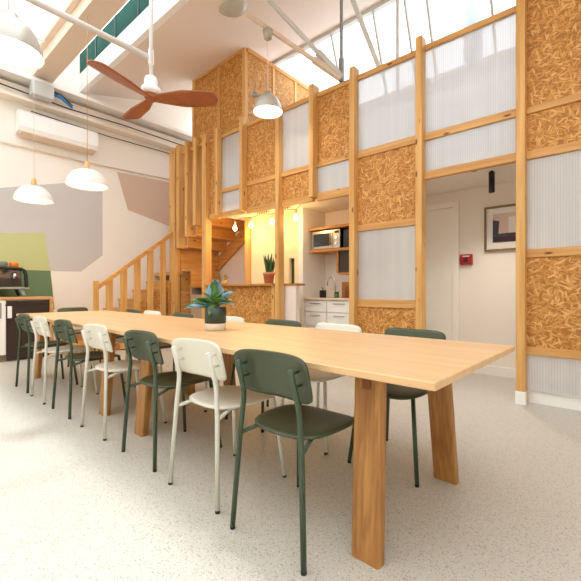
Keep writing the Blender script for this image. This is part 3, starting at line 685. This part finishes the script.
for i, (x, mt, lab) in enumerate(((1.50, 'orange', 'orange cup upturned on top of the espresso machine'), (1.37, 'cupgrey', 'grey green cup upturned on top of the espresso machine, left of the orange one'))):
    tag(MB().lathe([(0, 0), (.055, 0), (.06, .075), (.052, .095), (0, .10)], (x, 6.82, 1.342), 20).build('cup', mt), lab, 'cup')

# ------------------------------------------------------------------ air conditioner and wall services
ac = thing('air_conditioner', 'long white air conditioner mounted high on the back wall', 'air conditioner', (2.2, 7.1, 3.45))
def acs(u):
    return None
prof = [(7.19, 3.49), (7.19, 3.83), (7.03, 3.83), (6.98, 3.80), (6.965, 3.56), (6.99, 3.50)]
MB().poly([(1.6, y, z) for y, z in prof], (1.17, 0, 0)).build('housing', 'white', ac)
MB().poly([(1.64, y, z) for y, z in ((7.15, 3.44), (7.15, 3.489), (6.99, 3.499), (6.975, 3.48))], (1.1, 0, 0)).build('louvre', 'beam', ac)
struct(MB().box(-3.2, 5.0, 6.98, 7.2, 3.98, 4.03).box(-3.2, 5.0, 7.06, 7.2, 4.03, 4.22).build('trim_5', 'beamw', None))
struct(MB().box(-3.2, 5.0, 6.85, 7.2, 4.27, 4.33).box(-3.2, 5.0, 7.1, 7.2, 4.33, 4.45).build('trim_6', 'white', None))
tag(MB().tube([(-.2, 7.17, 3.30), (2.6, 7.17, 3.30), (4.9, 7.17, 3.37)], .012, 8).build('wall_conduit', 'beam'), 'thin beige conduit running along the back wall under the air conditioner', 'pipe')
tag(MB().tube([(-.2, 7.0, 4.08), (1.3, 7.0, 4.12), (2.3, 6.97, 4.06), (3.2, 6.97, 4.09), (4.6, 6.97, 4.07)], .010, 6).build('electric_cable', 'black'), 'black cable lying along the upper wall beam', 'cable')
tag(MB().tube([(1.8, 7.15, 3.9), (3.0, 7.15, 3.87), (4.8, 7.15, 3.9)], .008, 6).build('electric_cable', 'dark'), 'dark cable clipped to the back wall under the beam', 'cable')
dx = thing('junction_box', 'grey junction box with blue cables on the high wall beam', 'junction box', (1.9, 6.85, 4.03))
MB().box(1.72, 2.02, 6.76, 6.93, 4.035, 4.25, bev=.01).build('housing', 'duct', dx)
for i in range(3): MB().tube([(2.0, 6.84, 4.20-.03*i), (2.12, 6.80, 4.17-.03*i), (2.30, 6.82, 4.06-.02*i)], .013, 6).build('cable', 'blue' if i else 'dark', dx)

# ------------------------------------------------------------------ roof steelwork
def steel(name, lab, cat, fn, mat='whitemetal', group=None):
    m = MB(); fn(m); return tag(m.build(name, mat), lab, cat, group)
steel('tie_rod', 'white tubular roof tie ending at the ceiling fan rod', 'roof steel', lambda m: m.tube([(-3.2, 3.29, 3.17), (1.75, 3.29, 3.17)], .025))
steel('tie_rod', 'white tubular roof tie passing behind the large left lamp', 'roof steel', lambda m: m.tube([(-3.2, 6.92, 4.33), (1.9, 6.92, 4.33)], .03))
node = (4.07, 2.72, 3.74)
steel('roof_strut', 'cream roof strut carrying the small ceiling rose, falling to the partition', 'roof steel', lambda m: (m.bar((3.18, 3.515, 4.455), (3.80, 2.96, 3.957), .045, .04), m.bar((3.80, 2.96, 3.957), node, .07, .06)), 'beam')
steel('roof_strut', 'grey roof strut with a dark joint, upper one of the pair meeting at the partition', 'roof steel', lambda m: (m.bar((3.24, 3.34, 4.69), (3.82, 2.907, 4.04), .04, .045), m.bar((3.82, 2.907, 4.04), (4.07, 2.72, 3.76), .065, .065)), 'greymetal')
steel('roof_hanger', 'upright grey steel hanger rising from the strut joint behind the partition', 'roof steel', lambda m: (m.box(4.06, 4.09, 2.70, 2.73, 3.7, 4.92), m.box(4.05, 4.1, 2.69, 2.74, 3.7, 4.0)), 'knob')
steel('roof_strut', 'thick grey roof strut slanting down to the right in front of the glazing', 'roof steel', lambda m: m.bar((4.03, 2.62, 4.9), (4.07, 2.15, 3.6), .06, .05), 'greymetal')
steel('roof_hanger', 'slim upright grey bar in front of the glazing above the translucent panel', 'roof steel', lambda m: m.box(4.06, 4.09, 1.93, 1.96, 3.0, 4.92), 'greymetal')
steel('flue_pipe', 'pale blue flue pipe outside the roof glazing', 'pipe', lambda m: m.tube([(5.9, 1.64, 3.0), (5.9, 1.64, 6.5)], .13, 20), 'outside')

# ------------------------------------------------------------------ ceiling fan
FX, FY, FZ = 1.766, 3.27, 2.82
fan = thing('ceiling_fan', 'ceiling fan with three walnut blades on a long white rod', 'fan', (FX, FY, FZ))
MB().tube([(FX, FY, 2.95), (FX, FY, 4.72)], .018, 12).build('rod', 'whitemetal', fan)
MB().box(FX-.02, FX+.02, FY-.015, FY+.015, 3.10, 3.24).build('rod_clamp', 'whitemetal', fan)
MB().lathe([(0, .0), (.07, .0), (.085, .02), (.085, .06), (.06, .075), (.06, .13), (.05, .16), (.02, .165), (0, .165)], (FX, FY, FZ), 28).build('motor', 'chrome' if 0 else 'whitemetal', fan)
MB().lathe([(0, -.045), (.05, -.045), (.06, -.03), (.06, 0), (0, 0)], (FX, FY, FZ), 24).build('hub', 'fanwood', fan)
MB().box(FX-.01, FX+.01, FY-.01, FY+.01, 4.71, 4.72).build('rod_cap', 'whitemetal', fan)
for a in (5, 131, 243):
    th = base_ang+math.radians(a); d = Vector((math.cos(th), math.sin(th), 0)); sd = Vector((-d.y, d.x, 0))
    def f(u, v, d=d, sd=sd):
        L = .03+u*.58
        wv = .055+.095*min(1, u/.45)**.9
        if u > .88: wv *= math.sqrt(max(.015, 1-((u-.88)/.12)**2))
        y = (2*v-1)*wv*.62
        return Vector((FX, FY, FZ-.025))+d*L+sd*y+Vector((0, 0, 1))*(-y*.35*(1-u*.3)+.02*u)
    MB().grid(28, 6, f, .012).build('blade', 'fanwood', fan)

# ------------------------------------------------------------------ lamps
def pendant(x, y, z, ztop, lab):
    t = thing('pendant_lamp', lab, 'lamp', (x, y, z), 'white dome pendants over the table')
    R = .232
    pr = [(R, 0), (R*.985, .03), (R*.92, .08), (R*.80, .125), (R*.62, .165), (R*.4, .19), (.03, .205)]
    inn = [(r-.004, zz-.004) for r, zz in pr[::-1]]
    MB().lathe(pr+inn+[(R, 0)], (x, y, z), 40).build('lamp_shade', 'shade', t)
    MB().lathe([(0, .20), (.033, .20), (.035, .23), (.024, .30), (0, .305)], (x, y, z), 20).build('cap', 'brassy', t)
    MB().tube([(x, y, z+.29), (x, y, ztop)], .0035, 6).build('cord', 'cordtan' if x > 1.7 else 'cordwhite', t)
    MB().lathe([(0, -.0), (R*.90, .004), (R*.86, .03), (0, .04)], (x, y, z+.02), 32).build('diffuser', 'diff', t)
pendant(1.82, 4.91, 2.29, 4.40, 'white dome pendant with wooden cap on a tan cord, right of the two')
pendant(1.553, 6.03, 2.24, 4.69, 'smaller looking white dome pendant with wooden cap, left of the two')
def indus(x, y, z, ztop, R, lab, cat='lamp', bracket=False):
    t = thing('industrial_pendant', lab, cat, (x, y, z))
    k = R/.2
    pr = [(.2, 0), (.2, .012), (.19, .06), (.165, .13), (.13, .185), (.075, .215), (.06, .225), (.055, .26), (.0, .262)]
    MB().lathe([(r*k, zz*k) for r, zz in pr]+[(0, .25*k), (.045*k, .21*k), (.12*k, .17*k), (.155*k, .12*k), (.19*k, .01*k), (.2*k, 0)], (x, y, z), 40).build('lamp_shade', 'lampmetal', t)
    MB().lathe([(0, -.004), (.17*k, 0), (.188*k, .012), (0, .03)], (x, y, z), 36).build('diffuser', 'diff', t)
    MB().tube([(x, y, z+.25*k), (x, y, ztop)], .004, 6).build('cord', 'cordwhite', t)
    if bracket:
        MB().tube([(x-.05, y+.06, z+.20), (x-.11, y+.13, z+.22)], .018, 10).tube([(x-.11, y+.13, z+.2), (x-.11, y+.13, z+.25)], .03, 10).build('bracket', 'knob', t)
    return t
indus(.62, 2.94, 2.53, 4.72, .19, 'large grey reflector lamp glowing at the top left corner')
l2 = indus(3.37, 3.345, 3.25, 4.24, .185, 'reflector lamp with a side bracket hanging before the partition', bracket=True)
MB().lathe([(0, -.10), (.05, -.10), (.065, 0), (0, 0)], (3.37, 3.345, 4.28), 20).build('ceiling_rose', 'alab', l2)
og = thing('opal_ceiling_lamp', 'unlit round opal glass lamp cut by the top edge of the photo', 'lamp', (3.135, 3.78, 4.58))
MB().lathe([(0, 0), (.10, .008), (.18, .05), (.215, .11), (.22, .15), (.215, .16), (0, .16)], (3.135, 3.78, 4.60), 40).build('glass', 'alab', og)
MB().lathe([(0, .04), (.05, .04), (.05, .05), (.05, .055), (0, .055)], (3.135, 3.78, 4.60), 32).build('mount', 'greymetal', og)
